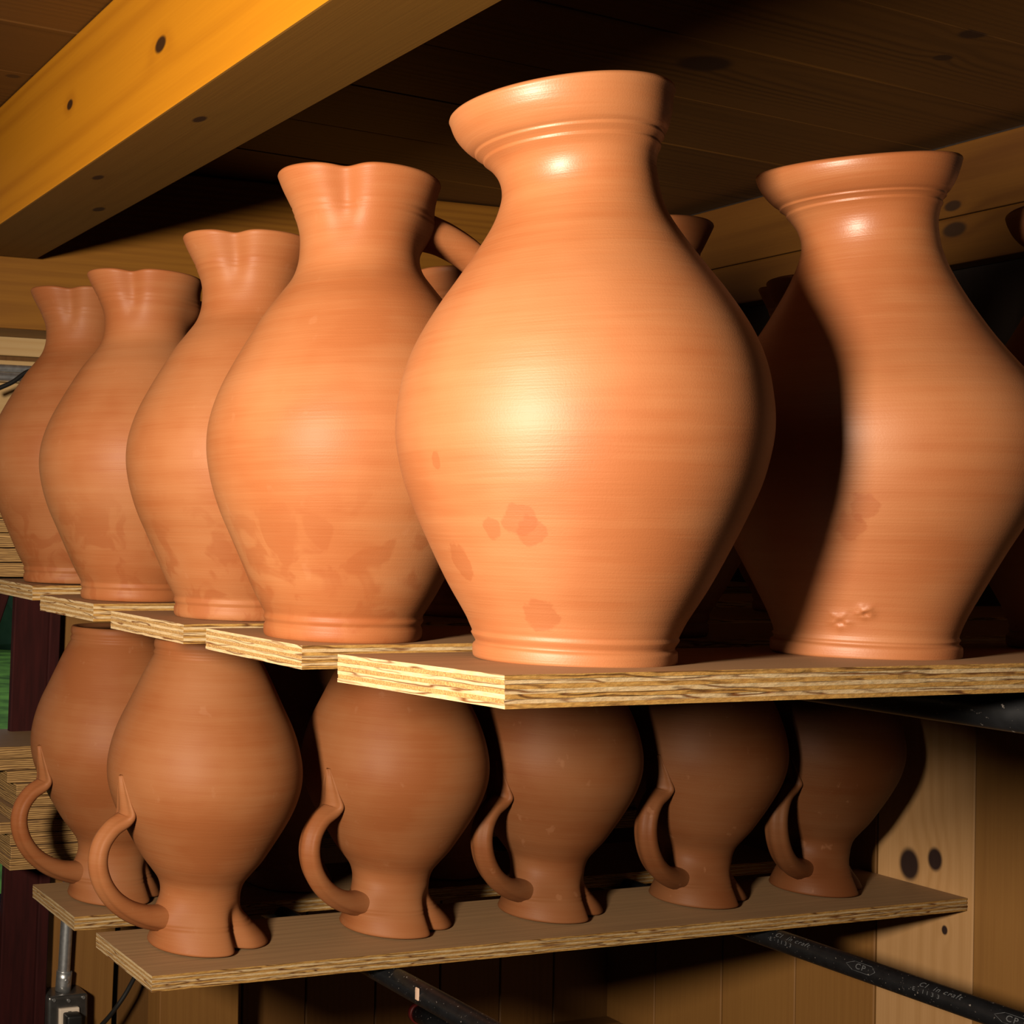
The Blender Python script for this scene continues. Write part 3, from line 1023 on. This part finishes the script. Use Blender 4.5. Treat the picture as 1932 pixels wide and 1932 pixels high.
def vase(loc, label, group, profile, sr, sz, mat, skewfn, scars=(), rimtilt=0.0):
    root = obj('vase', lathe(profile, 300, 240, 0.006, lambda X, Y, Z, PH, RR: skewfn(X * sr, Y * sr, Z * sz, PH)), mat)
    root.location = (loc[0], loc[1], zz(loc[2]))
    root['label'] = label
    root['category'] = 'vase'
    root['group'] = group
    me = root.data
    if scars:
        co = np.zeros(len(me.vertices) * 3)
        me.vertices.foreach_get('co', co)
        co = co.reshape(-1, 3)
        no = co.copy(); no[:, 2] = 0
        ln = np.linalg.norm(no, axis=1)[:, None]
        no = no / np.maximum(ln, 1e-6)
        for (sx, sy, szz, rad, hgt, seed) in scars:
            rad_xy = np.hypot(co[:, 0], co[:, 1])
            near = np.abs(co[:, 2] - szz) < 0.0015
            k_ = rad_xy[near].max() / math.hypot(sx, sy)
            sx, sy = sx * k_, sy * k_
            p = np.array([sx, sy, szz])
            d = np.linalg.norm(co - p, axis=1)
            ang = np.arctan2(co[:, 2] - szz, (co[:, 0] - sx) * 0.7 - (co[:, 1] - sy) * 0.7)
            lump = np.exp(-(d / rad) ** 2) * hgt
            star = np.maximum(0, np.cos(ang * 5 + seed)) ** 6 * np.exp(-((d - rad * 0.6) / (rad * 0.55)) ** 2) * hgt * 0.8
            pit = np.exp(-(np.linalg.norm(co - p - np.array([0.001, 0, -0.0015]), axis=1) / (rad * 0.32)) ** 2) * hgt * 1.7
            co += no * (lump + star - pit)[:, None]
        me.vertices.foreach_set('co', co.ravel())
        me.update()
    return root


VASE1 = [(.0590, 0), (.0605, .0015), (.0607, .0085), (.0592, .0102), (.0590, .0112), (.0606, .0140), (.0618, .0165), (.0612, .0178), (.0627, .0215),
         (.0648, .0265), (.0680, .0325), (.0778, .0505), (.0892, .0750), (.0990, .0980), (.1062, .1180), (.1108, .1400), (.1117, .1550),
         (.1105, .1700), (.1078, .1860), (.1028, .2020), (.0955, .2175), (.0845, .2360), (.0730, .2530), (.0603, .2725), (.0522, .2870), (.0480, .2990),
         (.0464, .3090), (.0468, .3180), (.0495, .3255), (.0528, .3300), (.0522, .3307), (.0545, .3335), (.0562, .3352), (.0556, .3362), (.0585, .3385),
         (.0615, .3430), (.0645, .3500), (.0665, .3585), (.0672, .3605)]
VASE2 = [(.0555, 0), (.0568, .0015), (.0568, .0085), (.0550, .0102), (.0546, .0112), (.0558, .0135), (.0548, .0150), (.0560, .0200), (.0592, .0290),
         (.0640, .0400), (.0795, .0735), (.0915, .0980), (.1000, .1200), (.1050, .1400), (.1062, .1530), (.1045, .1660), (.0992, .1810),
         (.0910, .1950), (.0800, .2110), (.0700, .2265), (.0580, .2480), (.0480, .2690), (.0425, .2850), (.0408, .2960), (.0415, .3060),
         (.0442, .3140), (.0465, .3180), (.0458, .3188), (.0480, .3215), (.0495, .3228), (.0490, .3238), (.0525, .3270), (.0570, .3340), (.0600, .3415), (.0614, .3470)]


def sk(dx, dy, z0, z1, tl, tn=0.0):
    def fn(X, Y, Z, PH):
        t = smooth01((Z - z0) / (z1 - z0))
        X2 = X + dx * t
        Y2 = Y + dy * t
        # rim dips towards image left (-R)
        side_ = (X * R.x + Y * R.y)
        near_ = -(X * F.x + Y * F.y)
        Z2 = Z + (tl * side_ - tn * near_) * smooth01((Z - (z0 + 0.015)) / (z1 - z0 - 0.015))
        return X2, Y2, Z2
    return fn


M_clay_v1 = clay('clay_front_vase', blots=[(-.081, -.0481, .087, .0115, 1.0), (-.0753, -.0515, .0801, .0095, 1.1), (-.0863, -.0311, .0814, .006, 1.5),
                                           (-.0828, .0022, .061, .010, 1.6), (-.0569, -.0374, .0302, .0125, 0.9), (-.1069, -.0035, .1221, .0045, 1.6)], seed=0.3, spec=0.6, neck=True)
M_clay_v2 = clay('clay_second_vase', blots=[(-.0746, -.0597, .0963, .0115, 1.1), (-.0749, -.0509, .0842, .0115, 1.1)], seed=4.1, tone=0.90, spec=0.6, neck=True)
M_clay_v3 = clay('clay_third_vase', seed=9.0, tone=0.9)
GV = 'upright vases on the front board'
vase((.6216 * K1, .708 * K1, -.0815 * K1), 'largest vase, brightly lit in front, with wide flaring rim and hand marks', GV, VASE1, K1, 0.990 * K1, M_clay_v1,
     sk(-0.0135 * R.x, -0.0135 * R.y, 0.30 * K1, 0.358 * K1, 0.05))
vase((.8736 * K1, .71 * K1, -.0815 * K1), 'vase half in shadow right of the brightest one, clay scars near its foot', GV, VASE2, K1, 0.985 * K1, M_clay_v2,
     sk(-0.010 * R.x, -0.010 * R.y, 0.285 * K1, 0.342 * K1, 0.05, 0.10),
     scars=[(-.0552, -.0265, .0253, .0058, .0016, 1.0), (-.0495, -.0411, .0316, .0044, .0022, 2.0)])
vase((1.112 * K1, .71 * K1, -.0815 * K1), 'dark vase cut by the right edge, only its rim and shoulder showing', GV, VASE2, K1, 0.965 * K1, M_clay_v3,
     sk(0, 0, 0.295, 0.347, 0.0))

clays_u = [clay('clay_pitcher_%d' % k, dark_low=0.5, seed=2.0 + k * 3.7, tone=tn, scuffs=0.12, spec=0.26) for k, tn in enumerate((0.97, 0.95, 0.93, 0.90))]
clays_l = [clay('clay_inverted_%d' % k, seed=20.0 + k * 3.1, tone=tn, scuffs=0.22, spec=0.2) for k, tn in enumerate((0.98, 0.90, 0.66, 0.54, 0.46))]  # last three tones lowered: shade at the right painted into the clay
GP = 'upright spouted pitchers on the upper boards'
skx = (0.0068 * R.x, 0.0068 * R.y)
skb = (0.0085 * R.x, 0.0085 * R.y)


def pt(k, x, y, z, *a, sr=1.0, sz=1.0, **kw):
    return pitcher((x * k, y * k, z * k), *a, sr=sr * k, sz=sz * k, **kw)


d_ = math.radians
pt(K2, .571, .898, -.0822, 'pitcher with pinched spout and visible handle, left of the brightest vase', GP, d_(178), skew=skb, mat=clays_u[0], seed=3, sr=0.995, sz=0.985, tilt=0.09)
pt(K3, .590, 1.100, -.0805, 'third pitcher from the left, its neck overlapping the larger one', GP, d_(178), skew=skx, mat=clays_u[1], seed=4, sr=0.985, sz=0.965, tilt=0.07)
pt(K4, .576, 1.300, -.0755, 'second pitcher from the left on the upper boards, shadowed right neck', GP, d_(178), skew=skx, mat=clays_u[2], seed=5, sr=0.98, sz=0.952, tilt=0.07)
pt(K5, .572, 1.475, -.0650, 'leftmost upright pitcher, cut by the photo edge', GP, d_(178), skew=skb, mat=clays_u[3], seed=6, sr=0.98, sz=0.955, tilt=0.05)
pt(K2, .855, .908, -.0818, 'pitcher hidden behind the two vases, only a dark rim tip showing between them', GP, d_(182), mat=clays_u[1], seed=7, sz=0.95, low=True, handle_off=d_(235))
pt(K3, .850, 1.105, -.0805, 'pitcher whose spout shows under the handle left of the brightest vase', GP, d_(186), mat=clays_u[2], seed=8, sz=0.935, low=True, handle_off=d_(225))
pt(K3, 1.290, 1.105, -.0805, 'pitcher whose spout tip shows left of the half shadowed vase', GP, d_(195), mat=clays_u[3], seed=9, low=True, sz=1.0)

GI = 'upturned pitchers on the lower front board'
row = [(.717, 'large upturned pitcher at the left end of the lower front board', 10, 3),
       (.975, 'upturned pitcher second from the left on the lower front board, half lit', 11, 8),
       (1.208, 'upturned pitcher in the middle of the lower front board, reddish and dim', 12, 10),
       (1.449, 'upturned pitcher fourth from the left on the lower front board, in deep shade', 13, 12),
       (1.657, 'darkest upturned pitcher, beside the knotty right wall', 14, 14)]
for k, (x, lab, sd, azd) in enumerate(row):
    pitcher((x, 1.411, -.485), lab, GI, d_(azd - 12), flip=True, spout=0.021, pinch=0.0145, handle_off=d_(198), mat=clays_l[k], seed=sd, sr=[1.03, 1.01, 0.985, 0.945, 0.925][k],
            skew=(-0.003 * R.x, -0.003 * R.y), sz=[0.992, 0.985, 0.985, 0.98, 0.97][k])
GJ = 'upturned pitchers on the lower rear board'
pt(KJ, .694, 1.625, -.485, 'upturned pitcher on the lower rear board at far left, handle over the board stack', GJ, d_(8), flip=True, mat=clays_l[1], seed=15, sr=1.02, sz=0.99)
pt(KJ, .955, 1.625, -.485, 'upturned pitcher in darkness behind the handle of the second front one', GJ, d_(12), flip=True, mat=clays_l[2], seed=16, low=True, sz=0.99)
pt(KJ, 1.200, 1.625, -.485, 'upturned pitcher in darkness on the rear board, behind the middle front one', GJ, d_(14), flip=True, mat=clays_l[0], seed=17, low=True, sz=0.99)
